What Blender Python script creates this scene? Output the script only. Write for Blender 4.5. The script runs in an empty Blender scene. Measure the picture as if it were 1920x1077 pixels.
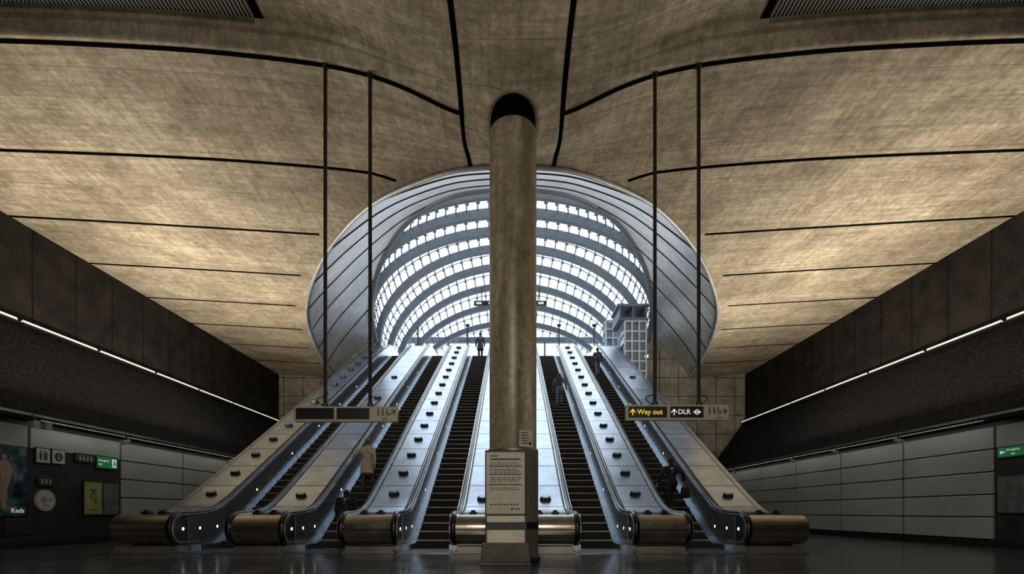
import bpy, bmesh, math, random
from mathutils import Vector, Matrix
random.seed(4)
SC=bpy.context.scene
C=SC.collection
PI=math.pi
try:
    SC.view_settings.view_transform='Standard'
    SC.view_settings.look='None'
except Exception as e: print(e)
ORD=['first','second','third','fourth','fifth','sixth','seventh','eighth','ninth','tenth','eleventh','twelfth','thirteenth','fourteenth','fifteenth','sixteenth','seventeenth']

# ------------------------------------------------------------------ materials
def newmat(name):
    m=bpy.data.materials.new(name); m.use_nodes=True
    nt=m.node_tree; b=nt.nodes['Principled BSDF']; return m,nt,b
def N(nt,t,**k):
    n=nt.nodes.new(t)
    for a,v in k.items(): setattr(n,a,v)
    return n
def ramp(nt,sock,stops):
    r=N(nt,'ShaderNodeValToRGB'); nt.links.new(sock,r.inputs[0])
    e=r.color_ramp.elements
    e[0].position=stops[0][0]; e[0].color=(*stops[0][1],1)
    e[1].position=stops[-1][0]; e[1].color=(*stops[-1][1],1)
    for p,c in stops[1:-1]:
        q=e.new(p); q.color=(*c,1)
    return r.outputs[0]
def coords(nt,scale=(1,1,1),rot=(0,0,0)):
    g=N(nt,'ShaderNodeNewGeometry')
    mp=N(nt,'ShaderNodeMapping'); mp.inputs['Scale'].default_value=scale; mp.inputs['Rotation'].default_value=rot
    nt.links.new(g.outputs['Position'],mp.inputs[0]); return mp.outputs[0]
def noise(nt,vec,scale,detail=6,rough=.6,dist=0):
    n=N(nt,'ShaderNodeTexNoise'); n.inputs['Scale'].default_value=scale; n.inputs['Detail'].default_value=detail
    n.inputs['Roughness'].default_value=rough; n.inputs['Distortion'].default_value=dist
    nt.links.new(vec,n.inputs['Vector']); return n.outputs['Fac']
def math_(nt,op,a,b=None):
    n=N(nt,'ShaderNodeMath',operation=op)
    for i,v in enumerate((a,b)):
        if v is None: continue
        if isinstance(v,(int,float)): n.inputs[i].default_value=v
        else: nt.links.new(v,n.inputs[i])
    return n.outputs[0]
def mixc(nt,fac,a,b,mode='MIX'):
    n=N(nt,'ShaderNodeMix',data_type='RGBA',blend_type=mode)
    for i,v in ((0,fac),(6,a),(7,b)):
        if isinstance(v,(int,float)): n.inputs[i].default_value=v
        elif isinstance(v,tuple): n.inputs[i].default_value=(*v,1)
        else: nt.links.new(v,n.inputs[i])
    return n.outputs[2]
def lines(nt,specs):
    g=N(nt,'ShaderNodeNewGeometry'); s=N(nt,'ShaderNodeSeparateXYZ'); nt.links.new(g.outputs['Position'],s.inputs[0])
    out=None
    for ax,per,w,off in specs:
        a=math_(nt,'ADD',s.outputs[ax],off+1000*per)
        f=math_(nt,'FRACT',math_(nt,'DIVIDE',a,per))
        l=math_(nt,'LESS_THAN',f,w/per)
        out=l if out is None else math_(nt,'MAXIMUM',out,l)
    return out
def bump(nt,b,h,strength=.3,dist=.02):
    n=N(nt,'ShaderNodeBump'); n.inputs['Strength'].default_value=strength; n.inputs['Distance'].default_value=dist
    nt.links.new(h,n.inputs['Height']); nt.links.new(n.outputs[0],b.inputs['Normal'])
def concrete(name,stops,sc=(1,1,1),big=.5,fine=6,rough=.8,ln=None,lc=(.01,.009,.008),spots=True,bs=.35,fm=.7,metal=0):
    m,nt,b=newmat(name)
    v=coords(nt,sc)
    c=ramp(nt,noise(nt,v,big,9,.68,.4 if spots else 0),stops)
    v2=coords(nt,(1,1,1))
    f=noise(nt,v2,fine,9,.78)
    c=mixc(nt,fm,c,ramp(nt,f,[(.34,(.45,.45,.45)),(.66,(1.4,1.4,1.4))]),'MULTIPLY')
    if spots:
        # pale speckle, rusty stains, formwork streaks and diagonal scuffs
        s=noise(nt,v2,12,7,.85)
        c=mixc(nt,.8,c,ramp(nt,s,[(.57,(0,0,0)),(.76,(.34,.32,.28))]),'ADD')
        st=noise(nt,v2,.9,9,.75,.3)
        c=mixc(nt,.5,c,ramp(nt,st,[(.38,(.45,.40,.33)),(.5,(.95,.93,.90)),(.64,(1.25,1.25,1.25))]),'MULTIPLY')
        st=noise(nt,coords(nt,(.3,6,1),(0,0,.05)),1.4,7,.7)
        c=mixc(nt,.55,c,ramp(nt,st,[(.36,(.5,.49,.48)),(.62,(1.15,1.15,1.15))]),'MULTIPLY')
        st=noise(nt,coords(nt,(6,.35,1),(0,0,.7)),1.2,7,.75)
        c=mixc(nt,.5,c,ramp(nt,st,[(.35,(.55,.54,.52)),(.6,(1.15,1.15,1.15))]),'MULTIPLY')
        c=mixc(nt,.55,c,mixc(nt,lines(nt,[(1,.725,.02,.15)]),(1.0,1.0,1.0),(.45,.44,.42)),'MULTIPLY')
    if ln:
        c=mixc(nt,lines(nt,ln),c,lc)
    nt.links.new(c,b.inputs['Base Color']); b.inputs['Roughness'].default_value=rough; b.inputs['Metallic'].default_value=metal
    bump(nt,b,f,bs,.02)
    return m
def plain(name,c,rough=.5,metal=0,var=.12,scale=5,emit=None,ln=None,lc=(.01,.01,.01),coat=0,spec=None,speck=0):
    m,nt,b=newmat(name)
    n=noise(nt,coords(nt),scale,5,.6)
    lo=tuple(x*(1-var) for x in c); hi=tuple(min(1,x*(1+var)) for x in c)
    col=ramp(nt,n,[(.3,lo),(.7,hi)])
    if speck:
        s=noise(nt,coords(nt),14,7,.88)
        col=mixc(nt,1.0,col,ramp(nt,s,[(.50,(0,0,0)),(.70,(speck,speck*.95,speck*.88))]),'ADD')
    if ln: col=mixc(nt,lines(nt,ln),col,lc)
    nt.links.new(col,b.inputs['Base Color'])
    r=N(nt,'ShaderNodeMapRange'); nt.links.new(n,r.inputs[0]); r.inputs[3].default_value=max(0,rough-.08); r.inputs[4].default_value=min(1,rough+.08)
    nt.links.new(r.outputs[0],b.inputs['Roughness'])
    b.inputs['Metallic'].default_value=metal
    if spec is not None: b.inputs['Specular IOR Level'].default_value=spec
    if coat: b.inputs['Coat Weight'].default_value=coat
    if emit:
        b.inputs['Emission Color'].default_value=(*emit[0],1); b.inputs['Emission Strength'].default_value=emit[1]
    return m
M={}
M['ceil']=concrete('ceiling_concrete',[(.28,(.25,.205,.145)),(.5,(.43,.365,.27)),(.72,(.60,.525,.40))],(.8,1.1,1),.4,6,bs=.15)
M['funnel']=concrete('portal_concrete',[(.3,(.40,.42,.435)),(.5,(.56,.575,.59)),(.7,(.70,.715,.73))],(1,1,1),.5,3,rough=.42,spots=False,bs=.06,metal=.4,fm=.5)
M['seam']=plain('portal_seam_dark',(.02,.022,.025),.8,spec=.1)
M['column']=concrete('column_concrete',[(.3,(.10,.078,.05)),(.5,(.25,.205,.14)),(.7,(.42,.355,.26))],(3,3,.35),.8,7,rough=.36,spots=False,bs=.08,fm=.8)
M['endwall']=concrete('end_wall_concrete',[(.3,(.16,.14,.11)),(.6,(.42,.38,.31))],(1,1,1),.7,4,ln=[(0,1.25,.04,.2),(2,1.25,.04,.1)],spots=False)
M['joint']=plain('joint_black',(.003,.003,.003),1,spec=0)
M['upwall']=plain('upper_wall_dark',(.010,.0085,.007),.75,0,.9,1.5,ln=[(1,1.6,.06,0)],lc=(.001,.001,.001),speck=.03,spec=.2)
M['bulk']=plain('bulkhead_mesh_black',(.006,.006,.007),.8,0,.8,30,ln=[(1,3.2,.04,.0)],lc=(.001,.001,.001),spec=.1,speck=.06)
M['panel']=plain('frosted_glass_panel',(.29,.30,.275),.24,0,.12,.4,coat=.4)
M['panelframe']=plain('panel_gap_dark',(.010,.010,.010),.5)
M['adwall']=plain('advert_wall_dark',(.022,.019,.016),.4,0,.3,2)
m,nt,b=newmat('floor_slate')
f=noise(nt,coords(nt),.8,5,.6)
c=ramp(nt,f,[(.3,(.042,.043,.047)),(.7,(.068,.069,.074))])
c=mixc(nt,lines(nt,[(0,.9,.014,.1),(1,.9,.014,.2)]),c,(.008,.008,.009))
nt.links.new(c,b.inputs['Base Color'])
r=N(nt,'ShaderNodeMapRange'); nt.links.new(noise(nt,coords(nt),1.2,3,.5),r.inputs[0]); r.inputs[1].default_value=.3; r.inputs[2].default_value=.7; r.inputs[3].default_value=.13; r.inputs[4].default_value=.22
nt.links.new(r.outputs[0],b.inputs['Roughness'])
b.inputs['Specular IOR Level'].default_value=.7
M['floor']=m
M['deck']=plain('deck_brushed_steel',(.40,.455,.53),.33,.92,.22,1.6,ln=[(1,1.25,.04,.1)],lc=(.03,.034,.04))
M['steel']=plain('stainless_steel',(.31,.355,.41),.3,.92,.2,3)
M['rail_steel']=plain('rail_guide_steel',(.78,.84,.90),.27,.88,.1,3)
M['balu']=plain('balustrade_panel_steel',(.17,.205,.25),.22,.9,.2,2,ln=[(1,1.25,.02,.3)],lc=(.02,.02,.02))
M['rubber']=plain('handrail_rubber',(.006,.006,.007),.3)
M['drum']=plain('newel_bronze_steel',(.35,.315,.25),.24,.92,.25,3)
M['plinth']=plain('plinth_dark_steel',(.05,.046,.04),.42,.7,.4,4)
M['base']=plain('drum_base_steel',(.30,.28,.235),.4,.7,.2,3)
M['sleeve']=plain('column_sleeve_steel',(.27,.25,.215),.38,.7,.25,2)
M['dark']=plain('dark_metal',(.02,.02,.022),.4,.5)
M['box']=plain('deck_box_dark_steel',(.03,.034,.04),.4,.5)
M['black']=plain('black_paint',(.004,.004,.004),.45)
M['recess_shade']=plain('recess_shade_black',(.003,.003,.003),1,spec=0)  # flat black that puts the darkness of recesses into the colour
M['riser']=plain('step_riser_dark',(.018,.016,.014),.5,.4)
M['tread']=plain('step_tread_metal',(.26,.24,.20),.4,.8)
M['lamp']=plain('lamp_warm_glow',(1,.9,.7),.5,emit=((1,.86,.6),2))
M['tube']=plain('strip_light_glow',(.6,.58,.5),.5,emit=((1,.95,.84),.62))
M['beam']=plain('canopy_beam_blue_grey',(.15,.185,.225),.5,.1,.15,2)
M['lattice']=plain('lift_frame_grey',(.74,.78,.82),.45,.1)
M['liftpane']=plain('lift_pane_blue_grey',(.26,.31,.36),.3,.1)
M['slat']=plain('vent_slat_grey',(.16,.155,.14),.6)
M['cctv']=plain('camera_shell_grey',(.22,.21,.19),.5)
M['beige']=plain('sign_beige',(.33,.295,.22),.5,0,.1,6)
M['board']=plain('board_beige',(.38,.345,.275),.5,0,.15,5)
M['yellow']=plain('letter_yellow',(.9,.62,.03),.5,emit=((1,.7,.05),.5))
M['white']=plain('letter_white',(.8,.8,.78),.5,emit=((1,1,1),.35))
M['dim']=plain('icon_off_white',(.36,.36,.33),.5)
M['ink']=plain('ink_dark',(.02,.018,.015),.6)
M['green']=plain('exit_green',(.015,.15,.05),.5,emit=((.02,.5,.15),.10))
M['lime']=plain('poster_lime',(.22,.24,.07),.5,0,.2)
M['grey']=plain('poster_grey',(.09,.10,.095),.5,0,.5,6)
M['skin']=plain('skin',(.45,.27,.18),.55)
M['hair']=plain('hair_dark',(.02,.014,.01),.6)
M['hairg']=plain('hair_grey',(.08,.07,.06),.6)
M['tan']=plain('coat_tan',(.50,.42,.28),.8,0,.25,9)
M['cblack']=plain('cloth_black',(.012,.012,.015),.85)
M['cdark']=plain('cloth_charcoal',(.06,.062,.07),.85)
M['cgrey']=plain('cloth_mid_grey',(.16,.165,.18),.85)
M['navy']=plain('cloth_navy',(.035,.05,.085),.85)
M['jeans']=plain('cloth_denim',(.17,.22,.32),.85)
M['ctrou']=plain('cloth_grey_trousers',(.06,.055,.05),.85)
M['shoe']=plain('shoe_black',(.008,.007,.006),.5)
m,nt,b=newmat('clear_glass')
tr=N(nt,'ShaderNodeBsdfTransparent'); tr.inputs[0].default_value=(.97,.99,1,1)
gl=N(nt,'ShaderNodeBsdfGlossy'); gl.inputs['Roughness'].default_value=.1
mx=N(nt,'ShaderNodeMixShader'); mx.inputs[0].default_value=.03
nt.links.new(tr.outputs[0],mx.inputs[1]); nt.links.new(gl.outputs[0],mx.inputs[2])
nt.links.new(mx.outputs[0],nt.nodes['Material Output'].inputs[0])
M['glass']=m
m,nt,b=newmat('poster_picture')
c=ramp(nt,noise(nt,coords(nt,(1,1,1)),2.6,4,.6),[(.38,(.006,.006,.008)),(.52,(.02,.065,.08)),(.64,(.14,.15,.15))])
nt.links.new(c,b.inputs['Base Color']); b.inputs['Roughness'].default_value=.3
M['poster']=m

# ------------------------------------------------------------------ helpers
def wl(o):
    v=Vector((0,0,0))
    while o is not None: v+=o.location; o=o.parent
    return v
def obj(name,bm,m,parent=None,smooth=False,bevel=0,kind=None,recalc=True):
    me=bpy.data.meshes.new(name)
    if recalc: bmesh.ops.recalc_face_normals(bm,faces=bm.faces)
    if parent is not None: bmesh.ops.translate(bm,verts=bm.verts,vec=-wl(parent))
    bm.to_mesh(me); bm.free()
    if smooth:
        for p in me.polygons: p.use_smooth=True
    ms=m if isinstance(m,(list,tuple)) else [m]
    for q in ms: me.materials.append(q)
    o=bpy.data.objects.new(name,me); C.objects.link(o)
    if parent is not None: o.parent=parent
    if bevel:
        bv=o.modifiers.new('bevel','BEVEL'); bv.width=bevel; bv.segments=3 if bevel>.03 else 2; bv.limit_method='ANGLE'
    if kind: o['kind']=kind
    return o
def struct(name,bm,m,**k): return obj(name,bm,m,kind='structure',**k)
def thing(name,label,cat,loc,group=None):
    o=bpy.data.objects.new(name,None); C.objects.link(o); o.location=loc; o.empty_display_size=.2
    o['label']=label; o['category']=cat
    if group: o['group']=group
    return o
def tag(o,label,cat,group=None):
    o['label']=label; o['category']=cat
    if group: o['group']=group
    return o
def dup(root,loc,label,group=None):
    r=root.copy(); C.objects.link(r); r.location=loc; r['label']=label
    if group: r['group']=group
    for ch in list(root.children):
        c=ch.copy(); C.objects.link(c); c.parent=r
        for g in ch.children:
            d=g.copy(); C.objects.link(d); d.parent=c
    return r
def box(bm,x0,x1,y0,y1,z0,z1,mi=0):
    vs=[bm.verts.new(p) for p in ((x0,y0,z0),(x1,y0,z0),(x1,y1,z0),(x0,y1,z0),(x0,y0,z1),(x1,y0,z1),(x1,y1,z1),(x0,y1,z1))]
    for f in ((0,3,2,1),(4,5,6,7),(0,1,5,4),(1,2,6,5),(2,3,7,6),(3,0,4,7)):
        q=bm.faces.new([vs[i] for i in f]); q.material_index=mi
def ring_frames(path):
    out=[]
    for i,p in enumerate(path):
        a=path[max(0,i-1)]; b_=path[min(len(path)-1,i+1)]
        t=(b_-a).normalized(); out.append((p,t))
    return out
def sweep(bm,path,prof,side=Vector((1,0,0)),closed=False):
    rings=[]
    for p,t in ring_frames([Vector(q) for q in path]):
        s=side-t*side.dot(t)
        s.normalize(); n=s.cross(t).normalized()
        rings.append([bm.verts.new(p+s*a+n*b_) for a,b_ in prof])
    k=len(prof)
    for r0,r1 in zip(rings,rings[1:]):
        for i in range(k): bm.faces.new((r0[i],r0[(i+1)%k],r1[(i+1)%k],r1[i]))
    bm.faces.new(rings[0][::-1]); bm.faces.new(rings[-1])
def tube(bm,path,r,seg=8,side=None):
    path=[Vector(q) for q in path]
    t=(path[-1]-path[0]).normalized()
    if side is None: side=Vector((1,0,0)) if abs(t.x)<.8 else Vector((0,1,0))
    sweep(bm,path,[(r*math.cos(2*PI*i/seg),r*math.sin(2*PI*i/seg)) for i in range(seg)],side)
def lathe(bm,prof,cx,cy,seg=48):
    rings=[[bm.verts.new((cx+r*math.cos(2*PI*i/seg),cy+r*math.sin(2*PI*i/seg),z)) for i in range(seg)] for r,z in prof]
    for r0,r1 in zip(rings,rings[1:]):
        for i in range(seg): bm.faces.new((r0[i],r0[(i+1)%seg],r1[(i+1)%seg],r1[i]))
    bm.faces.new(rings[0][::-1]); bm.faces.new(rings[-1])
def hermite(x,pts):
    if x<=pts[0][0]: return pts[0][1]
    if x>=pts[-1][0]: return pts[-1][1]
    n=len(pts)
    for i in range(n-1):
        if pts[i][0]<=x<=pts[i+1][0]:
            x0,y0=pts[i]; x1,y1=pts[i+1]; h=x1-x0
            def tg(j):
                if j==0: return (pts[1][1]-pts[0][1])/(pts[1][0]-pts[0][0])
                if j==n-1: return (pts[-1][1]-pts[-2][1])/(pts[-1][0]-pts[-2][0])
                return (pts[j+1][1]-pts[j-1][1])/(pts[j+1][0]-pts[j-1][0])
            m0,m1=tg(i)*h,tg(i+1)*h; t=(x-x0)/h
            return (2*t**3-3*t*t+1)*y0+(t**3-2*t*t+t)*m0+(-2*t**3+3*t*t)*y1+(t**3-t*t)*m1
PL={'front':(Vector((1,0,0)),Vector((0,0,1)),Vector((0,-1,0))),
    'left':(Vector((0,1,0)),Vector((0,0,1)),Vector((1,0,0))),
    'right':(Vector((0,-1,0)),Vector((0,0,1)),Vector((-1,0,0)))}
class Plane:
    def __init__(s,kind,o,axes=None): s.u,s.v,s.w=axes or PL[kind]; s.o=Vector(o)
    def p(s,a,b,c): return s.o+s.u*a+s.v*b+s.w*c
    def poly(s,bm,pts,w0,w1):
        A=[bm.verts.new(s.p(a,b,w0)) for a,b in pts]; B=[bm.verts.new(s.p(a,b,w1)) for a,b in pts]
        k=len(pts)
        bm.faces.new(A[::-1]); bm.faces.new(B)
        for i in range(k): bm.faces.new((A[i],A[(i+1)%k],B[(i+1)%k],B[i]))
    def rect(s,bm,u0,u1,v0,v1,w0,w1): s.poly(bm,[(u0,v0),(u1,v0),(u1,v1),(u0,v1)],w0,w1)
    def disc(s,bm,cu,cv,r,w0,w1,seg=24): s.poly(bm,[(cu+r*math.cos(2*PI*i/seg),cv+r*math.sin(2*PI*i/seg)) for i in range(seg)],w0,w1)
    def ring(s,bm,cu,cv,r0,r1,w0,w1,seg=28):
        for i in range(seg):
            a=2*PI*i/seg; b_=2*PI*(i+1)/seg
            s.poly(bm,[(cu+r0*math.cos(a),cv+r0*math.sin(a)),(cu+r1*math.cos(a),cv+r1*math.sin(a)),(cu+r1*math.cos(b_),cv+r1*math.sin(b_)),(cu+r0*math.cos(b_),cv+r0*math.sin(b_))],w0,w1)
    def arrow(s,bm,cu,cv,L,ang,w0,w1,t=.016):
        ca,sa=math.cos(ang),math.sin(ang)
        def R(x,y): return (cu+x*ca-y*sa,cv+x*sa+y*ca)
        h=L/2
        s.poly(bm,[R(-h,-t/2),R(h-.01,-t/2),R(h-.01,t/2),R(-h,t/2)],w0,w1)
        s.poly(bm,[R(h,0),R(h-.055,.055),R(h-.08,.055),R(h-.026,0)],w0,w1)
        s.poly(bm,[R(h,0),R(h-.026,0),R(h-.08,-.055),R(h-.055,-.055)],w0,w1)
    def text(s,txt,cu,cv,size,w,mat,parent,name='lettering',bold=0.0,align='CENTER'):
        cu_=bpy.data.curves.new('t','FONT'); cu_.body=txt; cu_.size=size; cu_.align_x=align; cu_.align_y='CENTER'; cu_.extrude=.001; cu_.offset=bold
        to=bpy.data.objects.new('t',cu_); C.objects.link(to)
        dg=bpy.context.evaluated_depsgraph_get(); dg.update()
        me=bpy.data.meshes.new_from_object(to.evaluated_get(dg))
        bpy.data.objects.remove(to)
        bm=bmesh.new(); bm.from_mesh(me); bpy.data.meshes.remove(me)
        for v in bm.verts: v.co=s.p(cu+v.co.x,cv+v.co.y,w+v.co.z)
        return obj(name,bm,mat,parent,recalc=False)

# ------------------------------------------------------------------ hall dimensions
YE=33.0; WX=15.5; PX=13.3; YB=-9
COLY=9.8
Ptab=[(0,9.18),(1,9.22),(3,9.37),(5,9.5),(8,9.69),(12,9.93),(15.6,10.13)]
Rtab=[(0,9.18),(1,9.22),(3,9.42),(4.8,9.62),(8,9.85),(12.8,10.05),(15.6,10.13)]
Qtab=[(0,9.18),(1,9.2),(2.15,9.33),(3.7,9.58),(5.2,9.76),(6.75,9.89),(9.8,10.03),(15.6,10.15)]
rim_s=[(0,0),(.4,.98),(.92,2.28),(1.4,3.78),(1.85,5.15),(2.46,6.95),(3.23,9.15),(3.8,10.4),(4.25,11.2),(4.62,11.75)]
Y0=11.6
EDG=9.38
def ss(t): t=max(0,min(1,t)); return t*t*(3-2*t)
def Hc(X,Y):
    ax=abs(X)
    if Y<=9.5: h=hermite(ax,Qtab)
    elif Y<12.4: k=ss((Y-9.5)/2.9); h=hermite(ax,Qtab)*(1-k)+hermite(ax,Rtab)*k
    elif Y<15.3: k=ss((Y-12.4)/2.9); h=hermite(ax,Rtab)*(1-k)+hermite(ax,Ptab)*k
    else: h=hermite(ax,Ptab)
    h-=.62*math.exp(-((Y-10.25)/.95)**2)*math.exp(-(X/1.75)**2)
    e=EDG-Y
    u=ss((ax-1.0)/3.0)
    h+=(.46*ss(e/.16)+.05*max(0,min(1,e/1.5)))*u
    return h
bm=bmesh.new()
ys=[YB,-6,-3,0,3,6,7.5]+[8+.1*i for i in range(11)]+[9.1+.03*i for i in range(15)]+[9.6+.07*i for i in range(30)]
ys=[y for y in ys if y<Y0-.01]+[Y0]
svals=[4.626*(i/90) for i in range(1,91)]
rows=[(y,0) for y in ys]+[(Y0+s*s,hermite(s,rim_s)) for s in svals]
nc=110
for sg in (-1,1):
    prev=None
    for (Y,xi) in rows:
        r=[]
        for j in range(nc+1):
            x=xi+(15.55-xi)*(j/nc)**1.25
            r.append(bm.verts.new((sg*x,Y,Hc(x,Y))))
        if prev:
            for j in range(nc): bm.faces.new((prev[j],prev[j+1],r[j+1],r[j]))
        prev=r
bmesh.ops.remove_doubles(bm,verts=bm.verts,dist=.0005)
struct('ceiling',bm,M['ceil'],smooth=True)
tn=[0]
def joint(path,w,m='joint',d=.012):
    tn[0]+=1
    bm=bmesh.new()
    sweep(bm,path,[(-w/2,-d),(w/2,-d),(w/2,d),(-w/2,d)],side=Vector((0,1,0)) if abs(path[0][0]-path[-1][0])>2 else Vector((1,0,0)))
    struct('trim_%d'%tn[0],bm,M[m])
for sg in (-1,1):
    joint([(sg*.99,y,Hc(.99,y)-.0) for y in [3+.1*i for i in range(88)]],.095)
    xs=[1.0+.2*i for i in range(73)]
    yl=lambda x: 9.5+.28*math.exp(-((x-1)/1.2)**2)
    joint([(sg*x,yl(x),Hc(x,yl(x))-.004) for x in xs],.085)
    y2=lambda x:12.4+(.35*max(0,(3.6-x))**1.3)
    joint([(sg*x,y2(x),Hc(x,y2(x))) for x in [2.95+.3*i for i in range(42)]],.09)
    for Y,xin in ((15.3,5.95),(18.2,7.75),(21.1,9.2),(24,10.15),(26.9,11.0),(29.8,11.5)):
        n=30
        joint([(sg*(xin+(15.5-xin)*i/n),Y,Hc(xin+(15.5-xin)*i/n,Y)) for i in range(n+1)],.09)
# funnel portal between ceiling and street level
inn=[(0,20.5,14.45),(2.6,21.05,14.42),(4.8,22.7,14.3),(6.65,25.5,14.05),(8.05,28.6,13.65),(8.8,30.9,13.2),(9.1,33.1,12.4)]
def I(t): return tuple(hermite(t*6,[(i,p[k]) for i,p in enumerate(inn)]) for k in range(3))
def fun(t,v,inset=0):
    s=4.62*t; o=Vector((hermite(s,rim_s),Y0+s*s,0)); o.z=Hc(o.x,o.y)-.03
    q=Vector(I(t)); p=o.lerp(q,v)
    bl=math.sin(PI*v)*.45
    p.x+=bl*t*.8; p.z+=bl*(1-t)*.2
    return p
bm=bmesh.new()
prevr=None
nt_=64; nv=14
for i in range(-nt_,nt_+1):
    t=abs(i)/nt_; sg=-1 if i<0 else 1
    o=fun(t,0); r=[bm.verts.new((sg*(o.x+.02),o.y-.12*(1-t),o.z+.35))]
    for j in range(nv+1):
        p=fun(t,j/nv); r.append(bm.verts.new((sg*p.x,p.y,p.z)))
    if prevr:
        for a in range(len(r)-1): bm.faces.new((prevr[a],prevr[a+1],r[a+1],r[a]))
    prevr=r
struct('wall_portal',bm,M['funnel'],smooth=True)
for Yk in (13.8,16.3,18.9,21.6,24.4,27.2,30.0):
    half=[]
    for i in range(0,81):
        t=i/80
        y0_,y1_=fun(t,0).y,fun(t,1).y
        if not (y0_<=Yk<=y1_): continue
        lo,hi=0.,1.
        for _ in range(24):
            m_=(lo+hi)/2
            if fun(t,m_).y<Yk: lo=m_
            else: hi=m_
        half.append(fun(t,lo))
    if len(half)<3: continue
    if half[0].x<.01:
        tn[0]+=1; pth=[Vector((-p.x,p.y,p.z)) for p in half[:0:-1]]+half
        bm=bmesh.new(); tube(bm,pth,.038,6,side=Vector((0,1,0))); struct('trim_%d'%tn[0],bm,M['seam'])
    else:
        for sg in (-1,1):
            tn[0]+=1; pth=[Vector((sg*p.x,p.y,p.z)) for p in half]
            bm=bmesh.new(); tube(bm,pth,.038,6,side=Vector((0,1,0))); struct('trim_%d'%tn[0],bm,M['seam'])
bm=bmesh.new()
pth=[]
for i in range(-80,81):
    t=abs(i)/80; sg=-1 if i<0 else 1; s=4.62*t
    x=hermite(s,rim_s); y=Y0+s*s; pth.append((sg*x,y,Hc(x,y)-.05))
tube(bm,pth,.06,6,side=Vector((0,0,1)))
struct('trim_portal_outer',bm,M['funnel'],smooth=True)
bm=bmesh.new()
pth=[]
for i in range(-60,61):
    p=I(abs(i)/60); pth.append(((-1 if i<0 else 1)*p[0],p[1],p[2]))
tube(bm,pth,.17,8,side=Vector((0,0,1)))
struct('trim_portal_inner',bm,M['beam'],smooth=True)

# floor and walls
bm=bmesh.new(); box(bm,-16,16,YB,YE+.3,-.3,0); struct('floor',bm,M['floor'])
bm=bmesh.new(); box(bm,-15,15,YE+.02,48,10.9,11.25); struct('floor_upper',bm,M['steel'])
bm=bmesh.new(); box(bm,-16,16,YB-.3,YB,0,11); struct('wall_back',bm,M['upwall'])
for sg,nm in ((-1,'left'),(1,'right')):
    bm=bmesh.new(); box(bm,*sorted((sg*15.5,sg*15.8)),YB,YE,6.7,10.7); struct('wall_%s_upper'%nm,bm,M['upwall'])
    bm=bmesh.new()
    prof=[(13.0,3.63),(15.3,6.79),(15.55,6.79),(15.55,3.4),(13.0,3.5)]
    A=[bm.verts.new((sg*x,YB,z)) for x,z in prof]; B=[bm.verts.new((sg*x,YE,z)) for x,z in prof]
    bm.faces.new(A); bm.faces.new(B[::-1])
    for i in range(5): bm.faces.new((A[i],A[(i+1)%5],B[(i+1)%5],B[i]))
    struct('wall_%s_bulkhead'%nm,bm,M['bulk'])
    bm=bmesh.new(); box(bm,*sorted((sg*13.36,sg*13.7)),YB,YE,0,3.52); struct('wall_%s_backing'%nm,bm,M['panelframe'])
    bm=bmesh.new()
    yj=[13.67+3.2*i for i in range(-2,7)]
    n0=13.6 if sg>0 else 16.8
    yj=[y for y in yj if y<YE]+[YE]
    for a,b_ in zip(yj,yj[1:]):
        for k in range(5):
            if a<n0 and k<4: continue
            z0=.22+k*.63
            box(bm,*sorted((sg*13.3,sg*13.36)),a+.04,b_-.04,z0+.018,z0+.612)
    struct('wall_%s'%nm,bm,M['panel'],bevel=.01)
    bm=bmesh.new(); box(bm,*sorted((sg*13.31,sg*13.4)),YB,n0+.04,.18,2.73); struct('wall_%s_dark_panelling'%nm,bm,M['adwall'])
    bm=bmesh.new(); box(bm,*sorted((sg*13.27,sg*13.36)),YB,YE,0,.2); struct('baseboard_%s'%nm,bm,M['dark'])
    bm=bmesh.new(); box(bm,*sorted((sg*12.98,sg*13.02)),YB,YE,3.59,3.66); struct('trim_%s_edge'%nm,bm,M['sleeve'])
bm=bmesh.new()
pts=[(-15.6,0),(15.6,0),(15.6,10.2),(11.85,10.4),(10.7,12.0),(9.15,12.7),(9.15,11.2),(-9.15,11.2),(-9.15,12.7),(-10.7,12.0),(-11.85,10.4),(-15.6,10.2)]
A=[bm.verts.new((x,YE,z)) for x,z in pts]; B=[bm.verts.new((x,YE+.3,z)) for x,z in pts]
bm.faces.new(A); bm.faces.new(B[::-1])
for i in range(len(pts)): bm.faces.new((A[i],A[(i+1)%len(pts)],B[(i+1)%len(pts)],B[i]))
struct('wall_end',bm,M['endwall'])

# ------------------------------------------------------------------ escalators
RUN=.3977; RISE=.2296; TAN=RISE/RUN
def smax(a,b,k): return (a+b+math.sqrt((a-b)**2+k*k))/2
def smin(a,b,k): return (a+b-math.sqrt((a-b)**2+k*k))/2
def hr(Y): return .96+smin(smax(TAN*(Y-13.45),0,.3),11.27,.3)
def sl(Y): return min(max(0,TAN*(Y-13.5)),11.25)
YS=[12.05+.2*i for i in range(int((35-12.05)/.2)+1)]+[35.0]
def railpath(off=0.0,x=0):
    P=[(x,12.7,.2+off),(x,12.05,.2+off)]
    for i in range(1,12):
        a=PI*i/12; P.append((x,12.05-(.38-off)*math.sin(a),.58-(.38-off)*math.cos(a)))
    P+=[(x,y,hr(y)-off) for y in YS]
    for i in range(1,12):
        a=PI*i/12; P.append((x,35+(.38-off)*math.sin(a),11.85+(.38-off)*math.cos(a)))
    P.append((x,34.6,11.47+off))
    return P
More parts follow.
